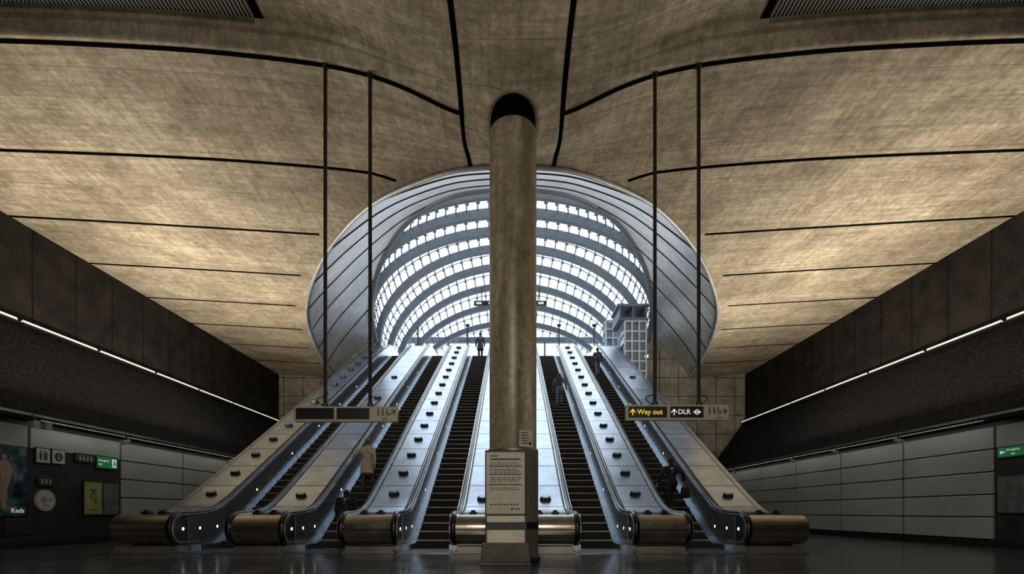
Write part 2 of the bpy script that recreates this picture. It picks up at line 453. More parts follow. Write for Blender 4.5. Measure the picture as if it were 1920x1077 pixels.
def sheet(bm,x0,x1,ylist,lo,up,mi=0):
    pr=None
    for y in ylist:
        r=[bm.verts.new((x0,y,lo(y))),bm.verts.new((x1,y,lo(y))),bm.verts.new((x1,y,up(y))),bm.verts.new((x0,y,up(y)))]
        if pr:
            for i in range(4): bm.faces.new((pr[i],pr[(i+1)%4],r[(i+1)%4],r[i]))
        else: bm.faces.new(r[::-1])
        pr=r
    bm.faces.new(pr)
def bal_lo(y):
    if y<12.05: return .58-math.sqrt(max(.0001,.36**2-(y-12.05)**2))
    return max(.22,sl(y)+.12) if y<13.5 else sl(y)+.12+.1*max(0,(14-y)/.5)
def bal_up(y):
    if y<12.05: return .58+math.sqrt(max(.0001,.36**2-(y-12.05)**2))
    return hr(y)-.02
def make_escalator(xc):
    e=thing('escalator','','escalator',(xc,12,0),'parallel escalators')
    bm=bmesh.new(); n=25
    xs=[-.5+i/(2*n) for i in range(2*n+1)]
    rows=[]
    for j,(y,z) in enumerate(((.03,-RISE-.02),(.012,-.12),(0,-.025),(0,0),(RUN,0))):
        rows.append([bm.verts.new((x,y+(.006 if i%2 and j<3 else 0),z-(.008 if i%2 and j>2 else 0))) for i,x in enumerate(xs)])
    for j in range(4):
        for i in range(2*n):
            f=bm.faces.new((rows[j][i],rows[j][i+1],rows[j+1][i+1],rows[j+1][i])); f.material_index=0 if j<2 else 1
    box(bm,-.5,.5,-.004,.006,-.03,-.005,1)
    bmesh.ops.recalc_face_normals(bm,faces=bm.faces)
    me=bpy.data.meshes.new('step'); bm.to_mesh(me); bm.free(); me.materials.append(M['riser']); me.materials.append(M['tread'])
    for k in range(1,50):
        o=bpy.data.objects.new('step',me); C.objects.link(o); o.parent=e
        o.location=(0,13.5+(k-1)*RUN-12,k*RISE)
    bm=bmesh.new(); box(bm,xc-.5,xc+.5,12.9,13.52,-.02,.004); box(bm,xc-.5,xc+.5,33.0,33.4,11.2,11.256); obj('comb_plate',bm,M['tread'],e)
    bm=bmesh.new(); box(bm,xc-.62,xc+.62,11.75,12.92,0,.012)
    for i in range(18): box(bm,xc-.58+i*.066,xc-.56+i*.066,11.8,12.88,.012,.018)
    obj('landing_plate',bm,M['steel'],e)
    for s in (-1,1):
        bm=bmesh.new(); x0,x1=sorted((xc+s*.5,xc+s*.62))
        sheet(bm,x0,x1,[12.6+.25*i for i in range(85)],lambda y:max(0,sl(y)-.3),lambda y:max(.08,sl(y)+.16))
        obj('skirt',bm,M['steel'],e)
        bm=bmesh.new(); x0,x1=sorted((xc+s*.625,xc+s*.648))
        yl=[11.70+.05*i for i in range(7)]+YS
        sheet(bm,x0,x1,yl,bal_lo,bal_up)
        bp=obj('balustrade',bm,M['balu'],e)
        for i,y in enumerate([12.1,12.75,13.5]+[15.6+2.5*i for i in range(6)]):
            bm=bmesh.new(); z=(.58 if y<13 else hr(y)-.52)
            tube(bm,[(xc+s*.63,y,z),(xc+s*.617,y,z)],.038,14,side=Vector((0,1,0)))
            obj('lamp',bm,M['lamp'],bp)
        bm=bmesh.new()
        prof=[(-.045,-.02),(.045,-.02),(.055,.0),(.05,.022),(.03,.035),(-.03,.035),(-.05,.022),(-.055,0)]
        sweep(bm,railpath(0,xc+s*.70),[(a*1.15,-b_*1.2) for a,b_ in prof])
        obj('handrail',bm,M['rubber'],e,smooth=True)
        bm=bmesh.new()
        sweep(bm,railpath(.05,xc+s*.70),[(-.085,-.02),(.085,-.02),(.085,.02),(-.085,.02)])
        obj('rail_guide',bm,M['rail_steel'],e)
    return e
LX=[-7.4,-4.75,-2.1,2.25,4.9]
EL=['leftmost escalator beside the left concrete edge, empty of people','second escalator from the left, carrying the person in a tan coat','third escalator from the left, rising just left of the round column','escalator rising just right of the round concrete column','rightmost escalator, carrying a dark-clothed person near its foot']
e0=make_escalator(LX[0]); e0['label']=EL[0]
for x,l in zip(LX[1:],EL[1:]): dup(e0,(x,12,0),l)

def make_divider(a,b_,drums,wide=False):
    xm=(a+b_)/2
    d=thing('escalator_divider','','divider',(xm,12,0),'steel dividers between the escalators')
    bm=bmesh.new(); yl=[12.3]+[y for y in YS if y>12.4]
    sheet(bm,a+.02,b_-.02,yl,lambda y:max(0,sl(y)-.7),lambda y:hr(y)-.10)
    obj('body',bm,M['steel'],d)
    dk=[(a+.24,b_-.24)] if not wide else [(a+.24,a+1.1),(a+1.16,b_-1.16),(b_-1.1,b_-.24)]
    for q0,q1 in dk:
        bm=bmesh.new()
        sheet(bm,q0,q1,[y for y in YS if y>12.9],lambda y:hr(y)-.11,lambda y:hr(y)-.05)
        obj('deck',bm,M['deck'],d)
    bm=bmesh.new()
    for q0,q1 in ((a+.175,a+.235),(b_-.235,b_-.175))+(((a+1.1,a+1.16),(b_-1.16,b_-1.1)) if wide else ()):
        sheet(bm,q0,q1,[y for y in YS if y>12.9],lambda y:hr(y)-.11,lambda y:hr(y)-.085)
    obj('edge_gap',bm,M['dark'],d)
    for (p,q) in drums:
        bm=bmesh.new(); R=.36
        pr=[(12.95,.90)]+[(12.05-R*math.sin(PI*i/20),.57+R*math.cos(PI*i/20)) for i in range(21)]+[(12.95,.2)]
        A=[bm.verts.new((p,y,z)) for y,z in pr]; B=[bm.verts.new((q,y,z)) for y,z in pr]
        bm.faces.new(A); bm.faces.new(B[::-1])
        for i in range(len(pr)): bm.faces.new((A[i],A[(i+1)%len(pr)],B[(i+1)%len(pr)],B[i]))
        dr=obj('newel_drum',bm,M['drum'],d,smooth=False,bevel=.02)
        bm=bmesh.new()
        tube(bm,[(p+.02,12.05-R,.57),(q-.02,12.05-R,.57)],.012,8,side=Vector((0,1,0)))
        obj('seam_bead',bm,M['dark'],dr)
        bm=bmesh.new(); box(bm,p+.04,q-.04,11.80,12.9,0,.17); box(bm,p-.02,q+.02,11.74,12.9,0,.05)
        obj('plinth',bm,M['base'],d,bevel=.008)
        m_=(p+q)/2
        for o_ in (-.22,.18):
            bm=bmesh.new(); box(bm,m_+o_-.09,m_+o_+.09,12.2,12.4,.92,1.0); box(bm,m_+o_-.05,m_+o_+.05,12.23,12.36,1.0,1.04)
            obj('switch_box',bm,M['dark'],d,bevel=.01)
    return d
DV=[(-9.45,-8.0),(-6.8,-5.35),(-4.15,-2.7),(-1.5,1.65),(2.85,4.3),(5.5,6.95)]
DL=['outermost left steel divider with bronze drum end, left of all the escalators',
 'steel divider with bronze drum end between the first and second escalators from left',
 'steel divider with a dense row of dark boxes, left of the column',
 'widest steel divider with two bronze drum ends, directly behind the round column',
 'steel divider with a dense row of dark boxes, right of the column',
 'outermost right steel divider with bronze drum end, right of all the escalators']
d0=None
for i,(a,b_) in enumerate(DV):
    if i==3: d=make_divider(a,b_,[(-1.36,-.12),(.27,1.51)],True); d['label']=DL[i]
    elif i==0: d=make_divider(a,b_,[(a-.06,b_-.13)]); d['label']=DL[i]
    elif i==5: d=make_divider(a,b_,[(a+.13,b_+.08)]); d['label']=DL[i]
    elif d0 is None:
        d0=make_divider(a,b_,[(a+.13,b_-.13)]); d0['label']=DL[i]
    else: dup(d0,((a+b_)/2,12,0),DL[i])
def make_up():
    u=thing('deck_box','','light fitting',(0,0,0),'dark boxes along the escalator dividers')
    bm=bmesh.new()
    hexa=[(-.17,0),(-.11,-.10),(.11,-.10),(.17,0),(.11,.10),(-.11,.10)]
    A=[bm.verts.new((x,y,-.01)) for x,y in hexa]; B=[bm.verts.new((x*.85,y*.85,.09)) for x,y in hexa]
    bm.faces.new(A[::-1]); bm.faces.new(B)
    for i in range(6): bm.faces.new((A[i],A[(i+1)%6],B[(i+1)%6],B[i]))
    obj('housing',bm,M['box'],u,bevel=.008)
    bm=bmesh.new()
    A=[bm.verts.new((x*.62,y*.62,.088)) for x,y in hexa]; B=[bm.verts.new((x*.58,y*.58,.10)) for x,y in hexa]
    bm.faces.new(A[::-1]); bm.faces.new(B)
    for i in range(6): bm.faces.new((A[i],A[(i+1)%6],B[(i+1)%6],B[i]))
    obj('lens',bm,M['steel'],u)
    u.rotation_euler=(math.radians(30),0,0)
    return u
U0=None
rowsU=[(0,[14.4+1.25*i for i in range(14)],'outermost left divider'),(1,[14.3,22.5,25.6],'divider left of the second escalator'),
       (2,[14.4+1.25*i for i in range(15)],'divider just left of the column'),(4,[14.4+1.25*i for i in range(15)],'divider just right of the column'),
       (5,[14.3,25.6],'outermost right divider')]
for di,yy,nm in rowsU:
    a,b_=DV[di]
    for i,y in enumerate(yy):
        lab='dark six-sided box, %s from the bottom on the %s'%(ORD[i],nm)
        loc=((a+b_)/2,y,hr(y)-.045)
        if U0 is None: U0=make_up(); U0.location=loc; U0['label']=lab
        else: dup(U0,loc,lab)
for x,nm in ((-.83,'left'),(.95,'right')):
    dup(U0,(x,14.1,hr(14.1)-.045),'dark six-sided box on the widest divider, on the %s side of the column'%nm)

# ------------------------------------------------------------------ column
col=thing('concrete_column','tall round concrete column standing in the centre of the hall','column',(.02,COLY,0))
bm=bmesh.new(); lathe(bm,[(.463,0)]+[(.463,.5*i) for i in range(1,17)]+[(.463,8.45),(.45,8.49)],.02,COLY); obj('shaft',bm,M['column'],col,smooth=True)
bm=bmesh.new(); lathe(bm,[(.44,8.4),(.445,8.7),(.43,8.9),(.36,9.3)],.02,COLY); obj('neck',bm,M['recess_shade'],col,smooth=True)  # solid cone painted black as the shadowed hollow above the shaft
bm=bmesh.new(); lathe(bm,[(.50,.05),(.50,.66)],.02,COLY); lathe(bm,[(.50,.80),(.50,2.2),(.485,2.22)],.02,COLY); sv=obj('sleeve',bm,M['sleeve'],col,smooth=False)
bm=bmesh.new(); lathe(bm,[(.505,.66),(.505,.80)],.02,COLY); obj('black_band',bm,M['black'],col)
bm=bmesh.new(); lathe(bm,[(.54,0),(.54,.12),(.51,.14)],.02,COLY); obj('foot_ring',bm,M['dark'],col)
bm=bmesh.new(); seg=64
rings=[]
for i in range(seg):
    a=2*PI*i/seg; ca,sa=math.cos(a),math.sin(a)
    R=[]
    for r_,dz in ((.44,.06),(.455,.0),(.475,-.045),(.51,-.07),(.56,-.065),(.62,-.035),(.72,.0),(.80,.03)):
        x=.02+r_*ca; y=COLY+r_*sa
        R.append(bm.verts.new((x,y,Hc(x,y)+dz)))
    rings.append(R)
for i in range(seg):
    r0,r1=rings[i],rings[(i+1)%seg]
    for j in range(7): bm.faces.new((r0[j],r0[j+1],r1[j+1],r1[j]))
obj('collar',bm,M['ceil'],col,smooth=True)

# information stand
st=thing('information_stand','beige notice board on a steel plinth in front of the round column','notice board',(-.12,9.2,0))
bm=bmesh.new(); box(bm,-.60,.36,9.12,9.29,0,.06)
pts=[(-.58,.06),(.34,.06),(.31,.42),(-.55,.42)]
A=[bm.verts.new((x,9.14,z)) for x,z in pts]; B=[bm.verts.new((x,9.28,z)) for x,z in pts]
bm.faces.new(A[::-1]); bm.faces.new(B)
for i in range(4): bm.faces.new((A[i],A[(i+1)%4],B[(i+1)%4],B[i]))
obj('plinth',bm,M['plinth'],st,bevel=.01)
bm=bmesh.new(); box(bm,-.47,.24,9.21,9.27,.42,.66); box(bm,-.47,.24,9.21,9.27,.80,.93); obj('lower_panel',bm,M['base'],st,bevel=.005)
bm=bmesh.new(); box(bm,-.475,.245,9.205,9.275,.66,.80); obj('dark_band',bm,M['black'],st)
bm=bmesh.new()
for x in (-.5,.23): box(bm,x,x+.04,9.22,9.26,.4,2.12)
obj('post',bm,M['dark'],st)
bm=bmesh.new(); box(bm,-.50,.26,9.18,9.22,.93,2.14); obj('board_frame',bm,M['dark'],st,bevel=.006)
bm=bmesh.new(); box(bm,-.475,.235,9.17,9.185,.96,2.10); obj('board',bm,M['board'],st)
pl=Plane('front',(0,9.17,0))
bm=bmesh.new()
pl.rect(bm,-.40,-.26,2.02,2.04,0,.002)
pl.rect(bm,-.40,.16,1.955,1.985,0,.002)
for z in [1.90,1.87,1.78,1.75,1.72,1.62,1.585,1.55,1.43,1.40]:
    x=-.40
    while x<.1:
        w=random.uniform(.03,.10); pl.rect(bm,x,min(x+w,.17),z,z+.013,0,.002); x+=w+.02
for z in (1.83,1.68,1.49): pl.rect(bm,-.42,.18,z,z+.02,0,.002)
for i in range(9): pl.rect(bm,-.40+i*.06,-.36+i*.06,1.12,1.145,0,.002)
obj('print',bm,M['ink'],st)
bm=bmesh.new(); pl.ring(bm,.0,1.05,.013,.022,0,.003); pl.rect(bm,-.035,.035,1.045,1.055,0,.004); pl.rect(bm,.05,.15,1.04,1.06,0,.003)
obj('roundel',bm,M['ink'],st)
nb=thing('small_notice','small pale notice fixed on the column above the notice board','notice',(.28,9.35,2.38))
ang=math.radians(30); uu=Vector((math.cos(ang),math.sin(ang),0)); ww=Vector((math.sin(ang),-math.cos(ang),0))
pq=Plane(None,(.27,9.365,2.38),(uu,Vector((0,0,1)),ww))
bm=bmesh.new(); pq.rect(bm,-.16,.14,-.16,.16,-.005,.012); obj('sheet',bm,M['board'],nb)
bm=bmesh.new()
for k in range(5): pq.rect(bm,-.12,.02+.02*(k%3),.10-k*.05,.115-k*.05,.012,.014)
pq.rect(bm,.05,.1,-.12,-.06,.012,.014)
obj('print',bm,M['ink'],nb)

# ------------------------------------------------------------------ hanging signs
def figures(pl,bm,u,v,s,w0,w1):
    for k,du in enumerate((-.10,0)):
        U=u+du*s*1.0
        pl.disc(bm,U,v+.075*s,.016*s,w0,w1,12)
        pl.poly(bm,[(U-.02*s,v+.05*s),(U+.02*s,v+.05*s),(U+.014*s,v-.01*s),(U+.022*s,v-.075*s),(U+.008*s,v-.075*s),(U,v-.02*s),(U-.008*s,v-.075*s),(U-.022*s,v-.075*s),(U-.014*s,v-.01*s)],w0,w1)
    U=u+.10*s
    pl.disc(bm,U-.01*s,v+.075*s,.015*s,w0,w1,12)
    pl.ring(bm,U,v-.035*s,.03*s,.042*s,w0,w1,18)
    pl.poly(bm,[(U-.02*s,v+.055*s),(U,v+.055*s),(U+.005*s,v),(U+.04*s,v),(U+.06*s,v-.06*s),(U+.045*s,v-.06*s),(U+.03*s,v-.015*s),(U-.015*s,v-.015*s)],w0,w1)
def hsign(side,x0,x1,h0,h1,rods,label):
    Y=9.5
    t=thing('hanging_sign',label,'sign',((x0+x1)/2,Y,h0),'signs hung in front of the escalators')
    bm=bmesh.new(); box(bm,x0,x1,Y-.05,Y+.05,h0,h1); obj('case',bm,M['beige'],t,bevel=.01)
    for x in rods:
        bm=bmesh.new(); tube(bm,[(x,Y,h1-.01),(x,Y,Hc(x,Y)+.05)],.036,10); lathe(bm,[(.06,Hc(x,Y)-.05),(.06,Hc(x,Y)+.02)],x,Y,16); lathe(bm,[(.055,h1),(.055,h1+.06)],x,Y,12)
        obj('rod',bm,M['black'],t,smooth=False)
        sg=-1 if x<(x0+x1)/2 else 1
        bm=bmesh.new(); tube(bm,[(x+sg*(.03+.14*math.sin(PI*i/10)),Y+.02,h1+.20-.2*i/10+.04*math.sin(PI*i/10)) for i in range(11)],.011,6)
        obj('cable',bm,M['black'],t,smooth=True)
    pl=Plane('front',(x0,Y-.05,h0)); H=h1-h0
    s=97.9
    if side=='left':
        for a,b_ in ((4,75),(80,141)):
            bm=bmesh.new(); pl.rect(bm,a/s,b_/s,.045,H-.035,0,.008); obj('black_panel',bm,M['black'],t,bevel=.003)
        bm=bmesh.new(); figures(pl,bm,166/s,H-.12,.85,0,.005); obj('pictogram',bm,M['ink'],t)
        bm=bmesh.new(); pl.arrow(bm,185/s,H-.12,.13,PI/4,0,.005); obj('arrow',bm,M['ink'],t)
        pl.text('Lift',169/s,.05,.08,.003,M['ink'],t)
    else:
        for a,b_ in ((4,76),(82,144)):
            bm=bmesh.new(); pl.rect(bm,a/s,b_/s,.045,H-.035,0,.008); obj('black_panel',bm,M['black'],t,bevel=.003)
        bm=bmesh.new(); pl.arrow(bm,12/s,H/2+.005,.12,PI/2,.008,.012,.02); obj('arrow',bm,M['yellow'],t)
        pl.text('Way out',44/s,H/2+.005,.135,.01,M['yellow'],t,bold=.0015)
        bm=bmesh.new(); pl.arrow(bm,89/s,H/2+.005,.12,PI/2,.008,.012,.02); obj('arrow',bm,M['white'],t)
        pl.text('DLR',108/s,H/2+.005,.13,.01,M['white'],t,bold=.0015)
        bm=bmesh.new(); pl.ring(bm,132/s,H/2+.005,.034,.05,.008,.012); pl.rect(bm,125/s,139/s,H/2-.007,H/2+.017,.008,.014); obj('roundel',bm,M['white'],t)
        bm=bmesh.new(); figures(pl,bm,164/s,H-.12,.85,0,.005); obj('pictogram',bm,M['ink'],t)
        bm=bmesh.new(); pl.arrow(bm,183/s,H-.12,.12,0,0,.005); obj('arrow',bm,M['ink'],t)
        pl.text('Lift',173/s,.05,.08,.003,M['ink'],t)
hsign('left',-4.157,-2.186,2.716,3.01,(-3.575,-2.717),'beige hanging sign with two blank black panels and a lift pictogram')
hsign('right',2.176,4.137,2.746,3.04,(2.737,3.575),'beige hanging sign reading Way out in yellow and DLR in white')

# ------------------------------------------------------------------ ceiling vents
for sg,nm in ((-1,'left'),(1,'right')):
    v=thing('ceiling_vent','dark slatted vent grille in the ceiling at the upper %s of the hall'%nm,'vent',(sg*6.9,8.5,9.9),'ceiling vent grilles')
    bm=bmesh.new()
    n=24
    for i in range(n):
        x0=4.6+10.9*i/n; x1=4.6+10.9*(i+1)/n
        for ya,yb in ((7.6,8.4),(8.4,9.1),(9.1,9.24)):
            bm.faces.new([bm.verts.new((sg*x,y,Hc(x,min(y,9.1))-.02+(.02 if y>9.2 else 0))) for x,y in ((x0,ya),(x1,ya),(x1,yb),(x0,yb))])
    obj('backing',bm,M['recess_shade'],v)  # black sheet standing in for the dark recess around the slats
    bm=bmesh.new()
    k=64
    for i in range(k):
        x=4.75+4.9*i/k; a,b_=sorted((sg*x,sg*(x+.03)))
        box(bm,a,b_,8.2,9.12,Hc(x,9.0)-.10,Hc(x,9.0)-.03)
    obj('slats',bm,M['slat'],v)

# ------------------------------------------------------------------ strip lights
for sg,nm in ((-1,'left'),(1,'right')):
    proto=None
    for i in range(7):
        y0=12.4+2.93*i
        lab='white strip light, %s from the near end along the %s wall'%(ORD[i],nm)
        x=sg*15.2
        if proto is None:
            t=thing('strip_light',lab,'light',(x,y0,6.86),'linear strip lights along the walls')
            bm=bmesh.new(); box(bm,x-.10,x+.10,y0,y0+2.86,6.80,6.86); obj('tray',bm,M['dark'],t)
            bm=bmesh.new(); tube(bm,[(x-sg*.02,y0+.06,6.905),(x-sg*.02,y0+2.78,6.905)],.05,10); obj('tube',bm,M['tube'],t)
            proto=t
        else: dup(proto,(x,y0,6.86),lab)

# ------------------------------------------------------------------ wall things
def wpos(px,py,X):
    Y=X*930/abs(px-961); return Y,1+(960-py)*Y/930
def cctv(sg,px,py,label):
    Y,h=wpos(px,py,12.9); x=sg*12.9
    t=thing('security_camera',label,'security camera',(x,Y,h),'cameras above the frosted panels')
    bm=bmesh.new(); d=Vector((-sg*.2,-.9,-.25)).normalized(); p=Vector((x,Y,h))
    tube(bm,[p-d*.16,p+d*.18],.065,12,side=Vector((0,0,1))); tube(bm,[p+d*.10,p+d*.24],.08,12,side=Vector((0,0,1)))
    obj('camera_body',bm,M['cctv'],t)
    bm=bmesh.new(); tube(bm,[(x,Y,h),(x,Y,3.52)] if h<3.4 else [(x,Y,h),(x+sg*.12,Y,3.55)],.022,8); obj('bracket',bm,M['dark'],t)
cctv(-1,238,829,'white security camera under the ledge, nearer one on the left wall')
cctv(-1,432,866,'small security camera under the ledge, farther one on the left wall')
cctv(1,1685,827,'largest security camera under the ledge on the right wall')
cctv(1,1565,847,'second nearest security camera under the ledge on the right wall')
cctv(1,1487,864,'third nearest security camera under the ledge on the right wall')
cctv(1,1377,885,'farthest security camera under the ledge on the right wall')
Y,h=wpos(72,798,12.8)
t=thing('floodlight','twin dark floodlights under the ledge at the far left','floodlight',(-12.8,Y,h))
for dy in (-.14,.2):
    bm=bmesh.new(); box(bm,-12.86,-12.72,Y+dy-.09,Y+dy+.09,h-.08,h+.08); box(bm,-12.72,-12.68,Y+dy-.1,Y+dy+.1,h-.1,h+.1); obj('lamp_head',bm,M['cctv'],t,bevel=.01)
bm=bmesh.new(); tube(bm,[(-12.8,Y,h),(-12.95,Y,3.6)],.03,8); obj('bracket',bm,M['dark'],t)

def wallthing(name,label,cat,sg,px0,px1,py0,py1,mat,frame=None,group=None,yext=None):
    pxm=(px0+px1)/2
    ya=PX*930/abs(px0-961); yb=PX*930/abs(px1-961); y0,y1=sorted((ya,yb))
    if yext: y0=yext
    Ym=PX*930/abs(pxm-961); h0=1+(960-py1)*Ym/930; h1=1+(960-py0)*Ym/930
    t=thing(name,label,cat,(sg*PX,(y0+y1)/2,h0),group)
    pl=Plane('left' if sg<0 else 'right',(sg*PX,(y0+y1)/2,(h0+h1)/2))
    w=(y1-y0)/2; hh=(h1-h0)/2
    if frame:
        bm=bmesh.new(); pl.rect(bm,-w-.03,w+.03,-hh-.03,hh+.03,-.01,.03); obj('frame',bm,M[frame],t,bevel=.005)
    bm=bmesh.new(); pl.rect(bm,-w,w,-hh,hh,-.01,.04); obj('face',bm,M[mat],t)
    return t,pl,w,hh
t,pl,w,hh=wallthing('advert_poster','large dark fashion advert poster reading Keds at the left edge','poster',-1,0,48,838,968,'poster','dark',yext=12.1)
pl.text('Keds',w-.24,-hh+.14,.18,.043,M['white'],t)
flesh=plain('poster_flesh',(.26,.18,.14),.5)
bm=bmesh.new(); pl.poly(bm,[(.05,-.72),(.16,-.72),(.20,-.25),(.30,.10),(.34,.35),(.26,.50),(.18,.55),(.08,.55),(-.02,.48),(-.10,.25),(-.04,.2),(.02,.36),(.04,.05),(.0,-.25)],.041,.046); pl.disc(bm,.13,.66,.085,.041,.047,16); obj('printed_figure',bm,flesh,t)
bm=bmesh.new(); pl.poly(bm,[(.02,.74),(.13,.79),(.23,.74),(.26,.55),(.21,.60),(.18,.70),(.08,.70),(.05,.60),(.0,.55)],.047,.05); obj('printed_hair',bm,M['ink'],t)
t,pl,w,hh=wallthing('waiting_sign','white square pictogram sign, left one of a pair beside the advert','sign',-1,67,92,842,868,'dim','dark')
bm=bmesh.new()
for q in (-.08,.04): pl.disc(bm,q,.11,.03,.041,.046,12); pl.rect(bm,q-.03,q+.035,-.12,.07,.041,.046)
pl.rect(bm,.09,.12,-.12,.1,.041,.046); obj('pictogram',bm,M['ink'],t)
t,pl,w,hh=wallthing('information_sign','white square information sign with letter i on the left wall','sign',-1,97,120,845,870,'dim','dark')
bm=bmesh.new(); pl.disc(bm,0,0,.13,.041,.045,24); obj('disc',bm,M['ink'],t); pl.text('i',0,0,.24,.046,M['dim'],t,bold=.006)
t,pl,w,hh=wallthing('small_pictogram_sign','small dim pictogram sign above the round help disc','sign',-1,71,99,896,911,'ink','dark')
bm=bmesh.new()
for q in (-.12,0,.12): pl.disc(bm,q,.05,.022,.041,.046,10); pl.rect(bm,q-.02,q+.02,-.07,.03,.041,.046)
obj('pictogram',bm,M['dim'],t)
Yc=PX*930/(961-84); hc=1+(960-939)*Yc/930
t=thing('help_disc','round white help point disc on the dark left wall','sign',(-PX,Yc,hc)); pl=Plane('left',(-PX,Yc,hc))
bm=bmesh.new(); pl.disc(bm,0,0,.30,-.01,.05,40); obj('face',bm,M['dim'],t)
bm=bmesh.new(); pl.ring(bm,0,0,.25,.262,.05,.054,40); pl.rect(bm,-.14,.02,-.07,.1,.05,.055); pl.arrow(bm,.1,.02,.14,0,.05,.055); pl.rect(bm,-.1,.1,-.15,-.12,.05,.055); obj('pictogram',bm,M['cctv'],t)
t,pl,w,hh=wallthing('door_pictogram_sign','dark strip of small pictograms left of the green exit sign','sign',-1,141,177,853,867,'ink','dark')
bm=bmesh.new()
for q in (-.2,-.07,.07,.2): pl.disc(bm,q,.055,.022,.041,.046,10); pl.rect(bm,q-.025,q+.025,-.08,.03,.041,.046)
obj('pictogram',bm,M['dim'],t)
t,pl,w,hh=wallthing('exit_sign','green emergency exit sign on the left wall','sign',-1,181,219,858,879,'green','dark','green emergency exit signs')
pl.text('Emergency',-w+.05,.06,.095,.042,M['white'],t,align='LEFT'); pl.text('exit',-w+.05,-.06,.095,.042,M['white'],t,align='LEFT')
bm=bmesh.new(); pl.rect(bm,w-.22,w-.05,-.13,.13,.041,.045); obj('running_figure_panel',bm,M['white'],t)
bm=bmesh.new(); pl.disc(bm,w-.12,.08,.025,.046,.049,10); pl.poly(bm,[(w-.17,.05),(w-.10,.05),(w-.09,-.02),(w-.06,-.1),(w-.09,-.1),(w-.13,-.03),(w-.19,-.1),(w-.21,-.08),(w-.16,0)],.046,.049); obj('running_figure',bm,M['green'],t)
t,pl,w,hh=wallthing('exit_sign','green emergency exit sign on the right wall, cut by the frame edge','sign',1,1874,1925,838,856,'green','dark','green emergency exit signs')
bm=bmesh.new(); pl.arrow(bm,-w+.14,0,.15,PI,.041,.046,.03) ; obj('arrow',bm,M['white'],t)
pl.text('Emergency',.06,.055,.08,.042,M['white'],t,align='CENTER'); pl.text('exit',.06,-.055,.08,.042,M['white'],t,align='CENTER')
t,pl,w,hh=wallthing('yellow_poster','lime yellow poster with a dark line drawing on the left wall','poster',-1,157,190,905,965,'lime','dark')
bm=bmesh.new(); pl.ring(bm,0,.05,.08,.1,.041,.045); pl.ring(bm,.1,-.12,.05,.065,.041,.045); pl.rect(bm,-.17,.17,-.38,-.36,.041,.045); pl.rect(bm,-.1,.1,.25,.27,.041,.045); pl.poly(bm,[(-.12,.32),(-.08,.32),(0,.2),(.08,.32),(.12,.32),(.0,.15)],.041,.045); obj('drawing',bm,M['ink'],t)
t,pl,w,hh=wallthing('grey_poster','dark grey poster right of the lime yellow poster','poster',-1,193,222,908,965,'grey','dark')
t,pl,w,hh=wallthing('framed_poster','dark framed poster under the exit sign on the right wall','poster',1,1874,1935,893,962,'grey','dark')
t,pl,w,hh=wallthing('call_cabinet','dark recessed equipment cabinet at the foot of the left wall','cabinet',-1,8,60,975,1002,'panelframe','adwall')

# ------------------------------------------------------------------ canopy
cn=thing('glass_canopy','domed steel and glass canopy over the top of the escalators','canopy',(0,33,11.25))
crownT=[(20.5,14.45),(24,15.45),(27,16.25),(30,16.9),(33,17.3),(36,17.45),(39,17.4),(42,17.2),(45,17.1),(48,17.1)]
TILT=4.3
def arch(Yc,n=32,dz=0):
    Ye=Yc+TILT
    if Ye<33.1:
        lo,hi=0.,1.
        for _ in range(40):
            m_=(lo+hi)/2
            if I(m_)[1]<Ye: lo=m_
            else: hi=m_
        X,_,Z=I(lo)
    else:
        X=9.12+.5*(Ye-33)/12; Z=max(11.25,12.4-(Ye-33.1)*.5)
    c=hermite(Yc,crownT); out=[]
    for i in range(n+1):
        a=PI*i/n; s=math.sin(a)
        out.append(Vector((-X*math.cos(a),Ye-TILT*s**1.15,Z+(c-Z)*(s**.95)+dz)))
    return out
AY=[21.3,24,26.9,29.9,33,36.2,39.4,42.6]
for k,Y in enumerate(AY):
    bm=bmesh.new(); w=.17 if k else .1
    sweep(bm,arch(Y),[(-w,-.21),(w,-.21),(w*1.1,.18),(-w*1.1,.18)],side=Vector((0,1,.15)).normalized())
    obj('arch_beam',bm,M['beam'],cn)
NB=44
for i in range(len(AY)):
    ya=AY[i]; yb=AY[i+1] if i+1<len(AY) else 45.4
    rows=[arch(y,NB,.22) for y in [ya+(yb-ya)*k/4 for k in range(5)]]
    bm=bmesh.new()
    vv=[[bm.verts.new(p) for p in r] for r in rows]
    for r0,r1 in zip(vv,vv[1:]):
        for j in range(NB): bm.faces.new((r0[j],r0[j+1],r1[j+1],r1[j]))
    g=obj('glass_bay',bm,M['glass'],cn,recalc=False)
    bm=bmesh.new()
    for j in range(1,NB):
        pth=[rows[k][j] for k in range(5)]
        tube(bm,pth,.034,5,side=Vector((1,0,0)))
        m_=rows[2][j]; box(bm,m_.x-.09,m_.x+.09,m_.y-.03,m_.y+.03,m_.z-.12,m_.z-.04)
    tube(bm,rows[2],.024,5,side=Vector((0,1,0)))
    obj('glazing_bars',bm,M['beam'],g)
bm=bmesh.new(); box(bm,-10,10,45.3,45.7,16.5,16.95)
for x in (-8.2,-5.8,-3,3,5.8,8.2): box(bm,x-.07,x+.07,45.4,45.6,11.25,16.6)
obj('end_frame',bm,M['beam'],cn)
t=thing('upper_sign','small black sign hung high beneath the glass canopy behind the column','sign',(0,36,16.1))
bm=bmesh.new(); box(bm,-2.75,2.5,35.95,36.05,15.95,16.3); obj('sign_board',bm,M['dark'],t)
bm=bmesh.new()
for x in (-2.2,2): tube(bm,[(x,36,16.3),(x,36,17.3)],.03,6)
obj('hanger',bm,M['dark'],t)
pl=Plane('front',(0,35.95,15.95))
